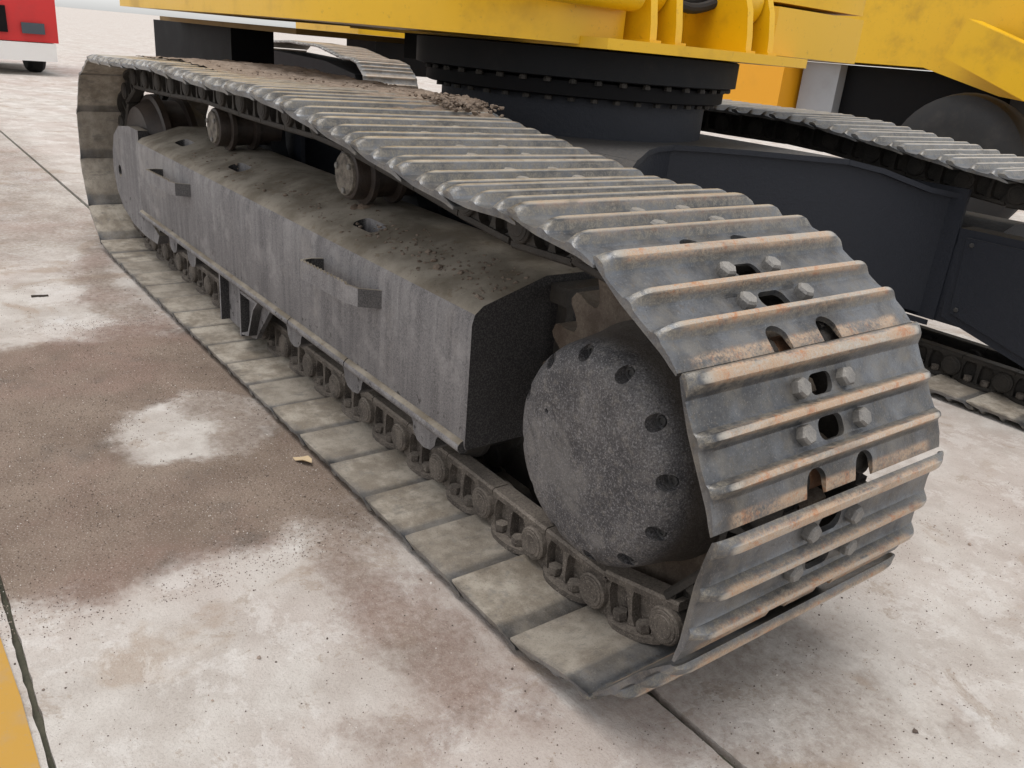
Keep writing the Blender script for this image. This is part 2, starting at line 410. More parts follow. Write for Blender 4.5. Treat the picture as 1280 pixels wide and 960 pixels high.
# ---- one track shoe: local x along the chain, y across, z outward ------------
def make_shoe(simple=False):
    b = bmesh.new()
    outer = [(-2, 70, 1), (0, 79, 1), (5, 84, 1), (12, 85, 1), (19, 83.5, 1), (25, 76, 1), (29, 67, 1), (36, 62, 1), (58, 61, 1), (74, 62, 1), (80, 66, 1), (83.5, 76, 1), (87, 83.5, 1), (91, 85, 1), (97, 84, 1),
             (101, 77, 1), (105, 67, 1), (111, 62, 1), (128, 61, 1), (145, 62, 1), (151, 66, 1), (154, 76, 1), (157, 83.5, 1), (161, 85, 1), (166, 84, 1), (170, 77, 1), (174, 67, 1), (180, 62, 1), (196, 60, 1), (206, 57, 1), (214, 55, 1), (221, 52.5, 1)]
    inner = [(222, 48, 0), (206, 49, 0), (194, 51, 0), (180, 52, 0), (150, 52, 0), (128, 52, 0), (92, 52, 0), (82, 52.1, 0), (71, 52.8, 0), (60, 54.2, 0), (50, 56, 0), (40, 58, 0), (31, 60, 0), (21, 62.5, 0), (11, 65.5, 0), (3, 68, 0)]
    prof = outer+inner
    ys = [(-.300, .22), (-.2975, .36), (-.292, .56), (-.284, .78), (-.274, .92), (-.262, .99), (-.245, 1), (-.12, 1), (0, 1), (.12, 1), (.245, 1), (.262, .99), (.274, .92), (.284, .78), (.292, .56), (.2975, .36), (.300, .22)]
    if simple: ys = [ys[i] for i in (0, 2, 4, 6, 10, 12, 14, 16)]
    rings = []
    for y, f in ys:
        ring = []
        for s_, h, o in prof:
            hh = h
            if o and h > 62:
                hh = 61.5+(h-61.5)*f
                if s_ < 30: hh = 67+(h-67)*max(f, .35)
            elif not o and h > 54: hh = 54+(h-54)*(.45+.55*f)
            ring.append(b.verts.new((s_/1000, y, hh/1000)))
        rings.append(ring)
    n = len(prof)
    for A, B in zip(rings, rings[1:]):
        for i in range(n): b.faces.new((A[i], A[(i+1) % n], B[(i+1) % n], B[i]))
    b.faces.new(rings[0]); b.faces.new(rings[-1][::-1])
    me = mesh_of(b, 'track_shoe', 40)
    if simple: return me
    cut = []
    for (s_, w_, l_) in ((.0585, .034, .058), (.1275, .036, .064)):      # mud holes
        c = bmesh.new(); prism(c, rounded(s_, 0, w_, l_, .014), .03, .10, 'z'); cut.append(c)
    for sy in (-1, 1):                                                  # boss notches in the tail lip
        c = bmesh.new(); prism(c, rounded(.216, sy*.064, .074, .048, .022), .03, .075, 'z'); cut.append(c)
    return boolean(me, cut)
shoe_me = make_shoe(); shoe_simple = make_shoe(True)
def hexhead(r, h, name='bolt', cham=.8):
    b = bmesh.new(); lay = [(r*.98, 0), (r, .001), (r, h*.75), (r*cham, h)]
    rings = [[b.verts.new((rr*math.cos(R(60*i)), rr*math.sin(R(60*i)), z)) for i in range(6)] for rr, z in lay]
    for A, B in zip(rings, rings[1:]):
        for i in range(6): b.faces.new((A[i], A[(i+1) % 6], B[(i+1) % 6], B[i]))
    b.faces.new(rings[0][::-1]); b.faces.new(rings[-1])
    return mesh_of(b, name, 25)
shoebolt_me = hexhead(.0165, .017); shoebolt_me.materials.append(M['bolt'])
nut_me = hexhead(.0155, .020, 'nut', .82); nut_me.materials.append(M['link'])

# ---- one chain link (outboard side, y<0); mirrored for the other side ---------
def make_link(mirror=False):
    b = bmesh.new()
    def cyl(x, y0, y1, r, seg=20, ch=.003):
        lathe(b, [(r-ch, y0), (r, y0+ch), (r, y1-ch), (r-ch, y1)], seg, x, 0)
    cyl(0, -.124, -.0805, .037); cyl(0, -.1275, -.123, .024, 18, .002); cyl(0, -.1262, -.123, .031, 18, .001)
    cyl(PT, -.0795, -.042, .036)
    # rail with chamfered running edge
    prism(b, [(-.1150, -.036), (-.1150, -.047), (-.110, -.052), (-.070, -.052), (-.066, -.047), (-.066, -.034)], -.030, PT-.033, 'x')
    # web behind the windows
    prism(b, [(.0, -.04), (PT-.004, -.04), (PT-.004, .045), (.0, .045)], -.088, -.078, 'y')
    # strut between the two windows
    prism(b, [(.082, -.038), (.108, -.038), (.102, -.020), (.100, .020), (.106, .043), (.084, .043), (.090, .020), (.088, -.020)], -.111, -.086, 'y')
    # shoulders that arch from the bosses into the rail and seat
    prism(b, [(.015, -.040), (.062, -.040), (.046, -.032), (.038, -.018), (.036, .002), (.040, .030), (.044, .044), (.015, .044)], -.112, -.086, 'y')
    prism(b, [(PT-.012, -.040), (.128, -.040), (.146, -.030), (.152, -.012), (.153, .010), (.150, .032), (.146, .044), (PT-.012, .044)], -.109, -.084, 'y')
    # seat flange bowed outward
    fl = [(.022, -.08), (.022, -.108), (.034, -.117), (.052, -.127), (.075, -.132), (.100, -.133), (.125, -.130), (.146, -.121), (.160, -.110), (.172, -.106), (.172, -.08)]
    prism(b, fl, .0395, .0515, 'z')
    if mirror:
        for v_ in b.verts: v_.co.y *= -1
    return mesh_of(b, 'track_link', 35)
link_L = make_link(); link_R = make_link(True)
bush_b = bmesh.new(); lathe(bush_b, [(.026, -.076), (.029, -.074), (.029, .074), (.026, .076)], 18); bush_me = mesh_of(bush_b, 'pin_bushing')
link_L.materials.append(M['link']); link_R.materials.append(M['link'])
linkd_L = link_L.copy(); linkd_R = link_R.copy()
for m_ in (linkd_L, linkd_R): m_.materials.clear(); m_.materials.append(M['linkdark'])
bush_me.materials.append(M['rusty'])
shoe_me.materials.append(M['shoe']); shoe_simple.materials.append(M['shoe'])

def is_ground(a, b): return a[1] < .2 and b[1] < .12
def build_track(yc, main):
    for i in range(NP):
        a, b = pins[i], pins[(i+1) % NP]
        if main:
            jit = Matrix.Rotation(R(random.uniform(-.5, .5)), 4, 'Y') @ Matrix.Translation((0, random.uniform(-.0015, .0015), 0))
        else: jit = Matrix.Identity(4)
        F = shoe_frame(a, b, yc) @ jit
        if a[0] < -3.25 and a[1] > .09: F = F @ Matrix.Translation((-.010, 0, 0)) @ Matrix.Scale(1.10, 4, (1, 0, 0))
        nearness = max(0, min(1, (a[0]+.30)/.30)) if a[1] > .15 else .35
        s_ = exadd('track_shoe', shoe_me, None, F, rust=float(nearness*random.uniform(.8, 1.1)+.04), dust=1.0 if (is_ground(a, b) or a[0] < -3.0) else .25)
        if a[1] > .16 and a[0] > -1.9 and a[0] < .5 and (main or a[0] > -.9):
            for (sx, yy) in ((.0585, .058), (.1275, .074)):
                for sg in (-1, 1):
                    add('bolt', shoebolt_me, None, s_, Matrix.Translation((sx, sg*yy, .0605)) @ Matrix.Rotation(random.uniform(0, 1), 4, 'Z'))
        F2 = shoe_frame(a, b, yc)
        lowrun = a[1] < .16
        vis_top = main and a[0] < .45
        if True:
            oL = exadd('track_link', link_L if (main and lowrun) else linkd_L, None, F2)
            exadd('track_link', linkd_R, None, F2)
            if (main and lowrun and a[0] > -3.2) or (not main and lowrun and a[0] > -1.0):
                for sx in (.060, .124): add('nut', nut_me, None, oL, Matrix.Translation((sx, -.1095 if sx < .1 else -.1085, .0195)) @ Matrix.Rotation(random.uniform(0, 1), 4, 'Z'))
            if main and a[0] > -.3: exadd('pin_bushing', bush_me, None, F2)
build_track(0, True)

# ---- sprocket, final drive -------------------------------------------------
SC = (-.012, .400)
def make_sprocket():
    b = bmesh.new(); n = 21; pts = []
    for i in range(n):
        for (da, r) in ((-.5, .276), (-.40, .279), (-.27, .296), (-.18, .322), (-.10, .330), (.10, .330), (.18, .322), (.27, .296), (.40, .279)):
            t_ = 2*math.pi*(i+da)/n+R(3); pts.append((SC[0]+r*math.cos(t_), SC[1]+r*math.sin(t_)))
    prism(b, pts, -.036, .036, 'y'); bevel(b, .004, 1, 40)
    return mesh_of(b, 'sprocket', 40)
exadd('sprocket', make_sprocket(), M['tooth'])
b = bmesh.new()
lathe(b, [(.02, -.2060), (.10, -.2055), (.150, -.2035), (.168, -.2005), (.180, -.196), (.192, -.187), (.202, -.174), (.2075, -.158), (.211, -.135), (.219, -.08), (.224, -.06), (.228, -.045), (.228, -.030)], 72, SC[0], SC[1])
for v_ in b.verts: # slight dents
    k = noise.noise(v_.co*14)*.0012; v_.co.y += k
hub_me = mesh_of(b, 'final_drive_cover', 40)
cut = []
HB = []
for i in range(12):
    t_ = R(12+30*i); cx, cz = SC[0]+.1885*math.cos(t_), SC[1]+.1885*math.sin(t_); HB.append((cx, cz))
    c = bmesh.new(); lathe(c, [(.0160, -.30), (.0145, -.171)], 20, cx, cz); cut.append(c)
c = bmesh.new(); lathe(c, [(.0055, -.30), (.005, -.197)], 12, -.118, .450); cut.append(c)
hub_me = boolean(hub_me, cut)
hub = exadd('final_drive_cover', hub_me, M['hub'])
b = bmesh.new()
lathe(b, [(.0090, -.168), (.0098, -.174), (.0090, -.1755), (.006, -.1755), (.005, -.172)], 16)
sock = mesh_of(b, 'socket_bolt'); sock.materials.append(M['darkbolt'])
for cx, cz in HB: add('socket_bolt', sock, None, hub, Matrix.Translation((cx, 0, cz)))

# ---- track frame --------------------------------------------------------------
FX0, FX1 = -2.93, -.375
def frame_mesh(y_out=-.2, y_in=.2):
    b = bmesh.new()
    prof = [(-.196, .252), (-.200, .262), (-.203, .535), (-.197, .556), (-.178, .572), (-.02, .622), (.10, .622), (y_in, .55), (y_in, .252)]
    prism(b, prof, FX0, FX1, 'x'); bevel(b, .028, 4, 38)
    return mesh_of(b, 'track_frame', 50)
fm = frame_mesh(); cut = []
for hx in (-1.02, -1.98, -2.6):
    c = bmesh.new(); prism(c, rounded(hx, -.098, .125, .050, .022), .42, .75, 'z'); cut.append(c)
fm = boolean(fm, cut)
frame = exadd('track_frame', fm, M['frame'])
b = bmesh.new()   # bottom lip bar, welded in three lengths
for (x0, x1) in ((FX0+.01, -1.30), (-1.296, -.93), (-.926, FX1-.006)):
    prism(b, [(-.188, .240), (-.206, .243), (-.214, .252), (-.214, .262), (-.206, .270), (-.197, .273), (-.188, .268)], x0, x1, 'x')
add('bottom_lip', mesh_of(b, 'bottom_lip', 50), M['frame'], frame, )
for o in frame.children: o.matrix_local = EXI.inverted() @ EXI
def make_handle(x0, x1, name='step_handle'):
    b = bmesh.new(); z0, z1 = .458, .503; t_ = .007; yo = -.262
    # bent strap: leg, front, leg, with a saw-tooth tread on the front's upper edge
    path = [(x0, -.198), (x0-.012, -.232), (x0-.004, yo), (x0+.016, yo-.006), (x1-.075, yo+.006), (x1-.055, yo+.012), (x1-.035, -.245), (x1, -.199)]
    A = []
    dens = []
    for i in range(len(path)-1):
        n = 26 if i == 3 else 3
        for k in range(n): dens.append((path[i][0]+(path[i+1][0]-path[i][0])*k/n, path[i][1]+(path[i+1][1]-path[i][1])*k/n, i == 3 and k % 2))
    dens.append((*path[-1], False))
    for i, (x, y, tooth) in enumerate(dens):
        j = min(i+1, len(dens)-1); k = max(i-1, 0)
        d = Vector((dens[j][0]-dens[k][0], dens[j][1]-dens[k][1])).normalized(); nx, ny = -d.y*t_/2, d.x*t_/2
        zt = z1+(.006 if tooth else 0)
        A.append([b.verts.new(c) for c in ((x-nx, y-ny, z0), (x+nx, y+ny, z0), (x+nx, y+ny, zt), (x-nx, y-ny, zt))])
    for p, q_ in zip(A, A[1:]):
        for k in range(4): b.faces.new((p[k], p[(k+1) % 4], q_[(k+1) % 4], q_[k]))
    b.faces.new(A[0]); b.faces.new(A[-1][::-1])
    return mesh_of(b, name, 35)
for (x0, x1) in ((-1.075, -.755), (-2.545, -2.20)):
    add('step_handle', make_handle(x0, x1), M['frame'], frame)
# yoke at the idler end: rounded plate with a hole, set a little outboard
b = bmesh.new()
yk = [(-2.945, .60), (-2.945, .262), (-2.72, .20), (-2.76, .155), (-2.95, .150), (-3.14, .165), (-3.30, .205), (-3.40, .275), (-3.44, .36), (-3.43, .45), (-3.38, .53), (-3.28, .58), (-3.1, .60)]
prism(b, yk, -.188, -.145, 'y'); bevel(b, .010, 2, 40)
ykm = mesh_of(b, 'idler_yoke', 45)
c = bmesh.new(); lathe(c, [(.028, -.30), (.028, -.17)], 20, -3.315, .375)
exadd('idler_yoke', boolean(ykm, [c]), M['frame'])
b = bmesh.new()
lathe(b, [(.05, -.14), (.23, -.13), (.265, -.075), (.285, -.07), (.288, -.045), (.262, -.04), (.262, .04), (.288, .045), (.285, .07), (.265, .075), (.23, .13), (.05, .14)], 48, XI, .085+IR)
exadd('idler_wheel', mesh_of(b, 'idler_wheel', 35), M['roller'])
# bottom rollers with their hanging end collars
def roller_mesh():
    b = bmesh.new()
    lathe(b, [(.035, -.128), (.060, -.122), (.064, -.118), (.090, -.062), (.094, -.058), (.094, -.045), (.076, -.041), (.076, .041), (.094, .045), (.094, .058), (.090, .062), (.06, .122), (.035, .128)], 28)
    return mesh_of(b, 'track_roller', 35)
def collar_mesh():
    b = bmesh.new()
    prism(b, [(-.075, .045), (-.070, .015), (-.052, -.010), (-.048, -.028), (-.030, -.046), (.0, -.052), (.030, -.046), (.048, -.028), (.052, -.010), (.070, .015), (.075, .045)], -.178, -.132, 'y')
    bevel(b, .008, 2, 40); return mesh_of(b, 'roller_collar', 45)
rm = roller_mesh(); rm.materials.append(M['linkdark']); cm_ = collar_mesh(); cm_.materials.append(M['frame'])
for x in (-.575, -.945, -1.335, -2.32, -2.56, -2.80):
    rol = exadd('track_roller', rm, None, Matrix.Translation((x, 0, .212)))
    add('roller_collar', cm_, None, rol, Matrix.Translation((0, 0, .006)))
# track guide guard at mid frame: panel with two rounded mouths
b = bmesh.new()
gp = [(-2.02, .25), (-1.985, .175), (-1.955, .11), (-1.93, .075), (-1.70, .075), (-1.655, .085), (-1.615, .13), (-1.56, .185), (-1.50, .25)]
prism(b, gp, -.176, -.160, 'y'); bevel(b, .004, 1, 40)
for xx, wd in ((-1.915, .012), (-1.72, .012)):
    box(b, xx-wd/2, xx+wd/2, -.176-.03, -.160, .08, .245)
prism(b, [(-1.72, .240), (-1.56, .240), (-1.60, .205), (-1.65, .10), (-1.72, .085), (-1.72, .09), (-1.655, .115), (-1.61, .20), (-1.58, .230), (-1.72, .230)], -.205, -.176, 'y')
exadd('track_guard', mesh_of(b, 'track_guard', 35), M['frame'])
# carrier rollers on curved brackets
def carrier(x, z):
    b = bmesh.new()
    lathe(b, [(.060, -.095), (.066, -.092), (.068, -.086), (.068, -.055), (.082, -.050), (.082, -.036), (.066, -.030), (.062, .03), (.080, .036), (.080, .05), (.062, .055), (.06, .14)], 32)
    r = exadd('carrier_roller', mesh_of(b, 'carrier_roller', 35), M['roller'], Matrix.Translation((x, 0, z)))
    b = bmesh.new()
    lathe(b, [(.040, -.104), (.055, -.102), (.0575, -.0945), (.0575, -.090)], 28)
    cp = add('end_cap', mesh_of(b, 'end_cap', 35), M['cap'], r)
    for k in range(3):
        t_ = R(35+120*k)
        add('cap_bolt', capbolt, None, r, Matrix.Translation((.043*math.cos(t_), -.101, .043*math.sin(t_))) @ Matrix.Rotation(R(90), 4, 'X'))
    b = bmesh.new()
    prism(b, [(-.06, -.10), (-.045, -.07), (-.035, .02), (.035, .02), (.045, -.06), (.075, -.10)], .10, .16, 'y'); bevel(b, .01, 2, 40)
    add('roller_bracket', mesh_of(b, 'roller_bracket', 40), M['dark'], r)
capbolt = hexhead(.009, .008, 'cap_bolt'); capbolt.materials.append(M['bolt'])
carrier(-1.165, .705); carrier(-2.24, .700)
# frame stiffener seen beyond the end of the box, above the final drive
b = bmesh.new(); box(b, FX1-.005, FX1+.055, -.005, .12, .565, .605); box(b, FX1-.004, FX1+.03, .02, .04, .30, .566); bevel(b, .005, 1)
exadd('end_bracket', mesh_of(b, 'end_bracket'), M['linkdark'])

# ---- the other track (far side) -------------------------------------------------
YO = 2.166
build_track(YO, False)
fm2 = frame_mesh(); fo = exadd('track_frame', fm2, M['leg'], Matrix.Translation((0, YO, 0)) @ Matrix.Scale(-1, 4, (0, 1, 0)) @ Matrix.Scale(-1, 4, (0, 1, 0)))
# ---- car body: drum, X-legs ------------------------------------------------------
CX, CY = -1.64, 1.083
OUTL = [(0, .56), (.117, .60), (.25, .68), (.40, .80), (.517, .89), (.62, .965), (.70, 1.015), (.78, 1.065), (.883, 1.13)]      # (dy, half length)
def ztop(dy): 
    t_ = min(1, max(0, (dy-.50)/.38)); return .800-.086*(t_*t_*(3-2*t_))
def zbot(dy):
    t_ = min(1, max(0, (dy-.35)/.5)); return .43-.165*t_
def leg_mesh(sx, sy):
    b = bmesh.new(); rings = []
    for dy, w_ in OUTL[4:]:
        wi = .50+(dy-.517)*.75
        rings.append([b.verts.new((CX+sx*x, CY+sy*dy, z)) for x, z in ((w_-.016, zbot(dy)), (w_-.016, ztop(dy)-.004), (wi, ztop(dy)-.004), (wi, zbot(dy)))])
    for A, B in zip(rings, rings[1:]):
        for k in range(4): b.faces.new((A[k], A[(k+1) % 4], B[(k+1) % 4], B[k]))
    b.faces.new(rings[0]); b.faces.new(rings[-1][::-1])
    # flange plates that overhang the web
    for (f0, th, dd) in ((ztop, .018, 0), (zbot, .020, -.018)):
        rings = []
        for dy, w_ in OUTL[4:]:
            wi = .49+(dy-.517)*.75; z = f0(dy)+dd
            rings.append([b.verts.new((CX+sx*x, CY+sy*dy, zz)) for x, zz in ((w_+.012, z-th), (w_+.012, z), (wi, z), (wi, z-th))])
        for A, B in zip(rings, rings[1:]):
            for k in range(4): b.faces.new((A[k], A[(k+1) % 4], B[(k+1) % 4], B[k]))
        b.faces.new(rings[0]); b.faces.new(rings[-1][::-1])
    # end plate where the leg meets the track frame
    box(b, CX+sx*.50 if sx > 0 else CX-1.165, CX+1.165 if sx > 0 else CX-.50, CY+sy*.870 if sy > 0 else CY-.886, CY+.886 if sy > 0 else CY-sy*-.870, .255, .735)
    return mesh_of(b, 'car_body_leg', 30)
for sx in (1, -1):
    for sy in (1, -1): exadd('car_body_leg', leg_mesh(sx, sy), M['leg'])
b = bmesh.new()
pl_ = [(dy, w_) for dy, w_ in OUTL[:5]]
side_ = [(CX+w_-.016, CY+dy) for dy, w_ in pl_]; full = [(CX+w_-.016, CY-dy) for dy, w_ in pl_[::-1][:-1]]+side_+[(2*CX-x, y) for x, y in side_[::-1]]+[(CX-w_+.016, CY-dy) for dy, w_ in pl_[1:]]
prism(b, full, .42, .781, 'z')
full2 = [(CX+(x-CX)*1.03, y) for x, y in full]; prism(b, full2, .782, .800, 'z'); prism(b, full2, .395, .418, 'z')
exadd('car_body_centre', mesh_of(b, 'car_body_centre', 30), M['leg'])
# guard box over the far travel motor
b = bmesh.new(); prism(b, [(-.475, .600), (-.455, .275), (-.13, .185), (.25, .16), (.32, .60)], 1.962, 2.06, 'y'); bevel(b, .018, 3)
gb = exadd('motor_guard', mesh_of(b, 'motor_guard', 40), M['leg'])
b = bmesh.new(); prism(b, [(-.440, .572), (-.425, .298), (-.12, .212), (.23, .19), (.29, .572)], 1.955, 1.968, 'y'); bevel(b, .006, 2); add('cover_panel', mesh_of(b, 'cover_panel', 40), M['leg'], gb)
pb_me = hexhead(.009, .006, 'panel_bolt')
for (x, z) in ((-.415, .550), (-.405, .315), (-.1, .55)):
    add('panel_bolt', pb_me, M['darkbolt'], gb, Matrix.Translation((x, 1.9555, z)) @ Matrix.Rotation(R(90), 4, 'X'))
b = bmesh.new(); lathe(b, [(.50, .79), (.50, .925)], 64, CX, CY, 'z'); exadd('swing_pedestal', mesh_of(b, 'swing_pedestal'), M['leg'])
b = bmesh.new(); lathe(b, [(.55, .928), (.56, .932), (.56, .976), (.55, .98)], 72, CX, CY, 'z'); exadd('swing_bearing_ring', mesh_of(b, 'swing_bearing_ring'), M['black'])
b = bmesh.new(); lathe(b, [(.58, .984), (.60, .988), (.60, 1.072), (.59, 1.076)], 72, CX, CY, 'z'); ring = exadd('swing_bearing_ring', mesh_of(b, 'swing_bearing_ring'), M['dark'])
rb_me = hexhead(.013, .014, 'ring_bolt'); rb_me.materials.append(M['linkdark'])
for (rr, z) in ((.526, .914), (.572, .970)):
    for k in range(44):
        t_ = 2*math.pi*k/44
        if -1.9 < math.atan2(math.sin(t_), math.cos(t_)) < 1.4:
            exadd('ring_bolt', rb_me, None, Matrix.Translation((CX+rr*math.cos(t_), CY+rr*math.sin(t_), z)))

# ---- revolving upper: floor plate, decks, boom-foot brackets ----------------------
b = bmesh.new()
prism(b, [(-2.6, .62), (-1.12, .60), (-.98, .63), (-.955, .80), (-.95, 1.36), (-.97, 1.57), (-1.3, 1.75), (-2.6, 1.75)], 1.078, 1.108, 'z'); bevel(b, .004, 1)
exadd('upper_floor_plate', mesh_of(b, 'upper_floor_plate', 30), M['yellow'])
b = bmesh.new()
prism(b, [(-3.95, .02), (-1.95, .02), (-1.50, .10), (-1.22, .32), (-1.08, .60), (-1.08, .78), (-3.95, .78)], 1.086, 1.75, 'z'); bevel(b, .06, 5)
exadd('side_deck', mesh_of(b, 'side_deck', 40), M['yellow'])
b = bmesh.new()
lathe(b, [(.02, -.1), (.045, -.09), (.045, .755), (.040, .772), (.025, .782)], 32, -1.035, 1.232, 'y')
exadd('deck_tube', mesh_of(b, 'deck_tube', 35), M['yellow'])
for yy in (.830, .940, 1.280, 1.395):
    b = bmesh.new()
    prism(b, [(-1.9, 1.108), (-1.0, 1.108), (-1.005, 1.16), (-1.02, 1.24), (-1.06, 1.33), (-1.10, 1.42), (-1.22, 1.50), (-1.9, 1.52)], yy-.014, yy+.014, 'y'); bevel(b, .004, 1)
    br = exadd('boom_foot_bracket', mesh_of(b, 'boom_foot_bracket', 30), M['yellow'])
    b = bmesh.new(); box(b, -1.9, -.990, yy-.024, yy+.024, 1.108, 1.116); bevel(b, .003, 1)
    add('weld_bead', mesh_of(b, 'weld_bead'), M['yellow'], br)
for (y0, y1) in ((.848, .922), (1.298, 1.377)):
    b = bmesh.new(); lathe(b, [(.07, y0), (.085, y0+.004), (.085, y1-.004), (.07, y1)], 32, -1.13, 1.27); exadd('pin_boss', mesh_of(b, 'pin_boss'), M['yellow'])
b = bmesh.new(); box(b, -1.32, -1.29, .955, 1.265, 1.108, 1.40); bevel(b, .003, 1)
exadd('cross_plate', mesh_of(b, 'cross_plate'), M['yellow'])
b = bmesh.new(); box(b, -.045, .045, -.008, .008, -.014, .014); lathe(b, [(.012, -.02), (.012, .02)], 12, -.03, 0); bevel(b, .002, 1)
exadd('lock_tab', mesh_of(b, 'lock_tab'), M['yellow'], Matrix.Translation((-1.27, 1.17, 1.165)) @ Matrix.Rotation(R(90), 4, 'Z') @ Matrix.Rotation(R(38), 4, 'Y'))
for k in range(3):
    b = bmesh.new()
    bez_tube(b, [(-1.17-.03*k, .97+.36*t_/10, 1.285+.022*k-.055*math.sin(math.pi*t_/10)) for t_ in range(11)], .017)
    exadd('hydraulic_hose', mesh_of(b, 'hydraulic_hose'), M['rubber'])
b = bmesh.new(); prism(b, [(-1.12, 1.42), (-1.06, 1.48), (-1.06, 2.0), (-2.4, 2.0), (-2.4, 1.42)], 1.112, 1.268, 'z'); prism(b, [(-1.12, 1.42), (-1.07, 1.48), (-1.07, 2.0), (-2.4, 2.0), (-2.4, 1.42)], 1.282, 1.9, 'z'); bevel(b, .012, 2)
exadd('cab_deck', mesh_of(b, 'cab_deck', 40), M['yellow'])
# underside guards and counterweight foot seen under the left side
b = bmesh.new(); box(b, -4.1, -2.3, .25, 1.8, 1.036, 1.056); bevel(b, .004, 1); exadd('belly_plate', mesh_of(b, 'belly_plate'), M['brown'])
b = bmesh.new(); box(b, -2.2, -1.5, .66, 1.8, .985, 1.078); bevel(b, .004, 1); exadd('belly_guard', mesh_of(b, 'belly_guard'), M['black'])
b = bmesh.new(); box(b, -4.6, -3.3, .35, .56, .80, 1.034); bevel(b, .02, 2); exadd('belly_tank', mesh_of(b, 'belly_tank'), M['black'])

# ---- soil left on the top run ---------------------------------------------------
def top_z(x):
    best_ = None
    for a, c in zip(pins, pins[1:]):
        if a[1] > .5 and min(a[0], c[0]) <= x <= max(a[0], c[0]):
            t_ = (x-a[0])/(c[0]-a[0]); return a[1]+(c[1]-a[1])*t_
    return .82
b = bmesh.new(); nx, ny = 110, 46; grid = {}
for i in range(nx+1):
    for j in range(ny+1):
        x = -3.0+2.15*i/nx; y = -.16+.452*j/ny
        m_ = (x+.80)/-.55*.5+(y-.17)*2.6
        m_ = min(1, max(-1, m_))*.5+.5
        if x > -1.05: m_ *= max(0, 1-(x+1.05)/.16)*(1 if y > .12 else .3)
        edge = min(1, max(0, (.292-y)/.03))
        n_ = noise.fractal(Vector((x*16, y*16, 3)), 1, 2, 5)
        z = top_z(x)+.056+(.034*min(m_*1.3, 1.08)+.010*n_*m_)*(.35+.65*edge)
        if x > -1.25 and y > .2: z += .018*max(0, 1-abs(x+1.10)/.10)*edge
        grid[i, j] = b.verts.new((x, y, z))
for i in range(nx):
    for j in range(ny): b.faces.new((grid[i, j], grid[i+1, j], grid[i+1, j+1], grid[i, j+1]))
soil = exadd('soil', mesh_of(b, 'soil', 0), M['soil'], kind='stuff')
for p in soil.data.polygons: p.use_smooth = True
def lump(b, loc, r, sq=.7):
    g = bmesh.ops.create_icosphere(b, subdivisions=1, radius=r)
    k = random.random()*50
    for v_ in g['verts']:
        v_.co *= 1+.75*noise.noise(v_.co*(1.3/r)+Vector((k, k, 0))); v_.co.z *= sq
        v_.co += Vector(loc)
b = bmesh.new()
for _ in range(1100):
    x = random.uniform(-2.6, -.92); y = random.uniform(-.1, .28)
    if (x+.80)/-.55*.5+(y-.17)*2.6 < .2+random.random()*.5: continue
    lump(b, (x, y, top_z(x)+.086+random.uniform(0, .006)), random.choice((.003, .003, .004, .005, .007)))
for _ in range(220):
    y = random.uniform(.13, .285); x = -1.10+random.gauss(0, .05)
    lump(b, (x, y, top_z(x)+.090+random.uniform(0, .012)), random.uniform(.003, .010))
exadd('soil_crumbs', mesh_of(b, 'soil_crumbs', 0), M['soil'], kind='stuff')
# crumbs on the sloping frame top
def ftop(y): return .572+(y+.178)/.158*.05
b = bmesh.new()
for _ in range(260):
    x = random.choice((random.uniform(-1.0, -.4), random.uniform(-2.4, -.4))); y = random.uniform(-.17, -.03)
    if x > -1.0 and random.random() < .5: y = random.uniform(-.14, -.05)
    lump(b, (x, y, ftop(y)+.0005), random.choice((.0025, .003, .0035, .0045, .006)), .6)
for (x, y, r) in ((-.62, -.135, .011), (-.66, -.12, .008), (-.55, -.12, .008), (-1.16, -.04, .026), (-1.18, -.06, .016), (-.72, -.10, .009), (-1.5, -.13, .010), (-1.62, -.15, .008)):
    lump(b, (x, y, ftop(y)+.002), r, .6)
exadd('frame_crumbs', mesh_of(b, 'frame_crumbs', 0), M['soil'], kind='stuff')

# ================================================================== NEIGHBOURS
# another excavator's track behind, seen through the gap under the upper body
ob = empty('excavator', (-9.2, 3.38, 0), label='dusty excavator parked behind, its track end seen under the yellow body', category='excavator')
OB = Matrix.Translation((-7.45+9.2, 0, 0)) @ Matrix.Rotation(R(-6), 4, 'Z')
for i in range(NP):
    a, c = pins[i], pins[(i+1) % NP]
    add('track_shoe', shoe_simple, None, ob, OB @ shoe_frame(a, c), rust=.5, dust=.6)
b = bmesh.new(); prism(b, [(-3.3, .08), (-.05, .08), (.15, .35), (-.05, .66), (-1.0, .74), (-3.3, .76)], -.27, .27, 'y'); bevel(b, .02, 2)
add('track_frame', mesh_of(b, 'track_frame'), M['black'], ob, OB)
b = bmesh.new(); box(b, -3.6, -1.2, .2, 2.6, 1.05, 1.9); bevel(b, .05, 3)
add('upper_body', mesh_of(b, 'upper_body'), M['yellow'], ob, OB)
b = bmesh.new(); box(b, -2.4, -1.4, .5, 1.6, .62, 1.05); bevel(b, .03, 2)
add('car_body', mesh_of(b, 'car_body'), M['black'], ob, OB)

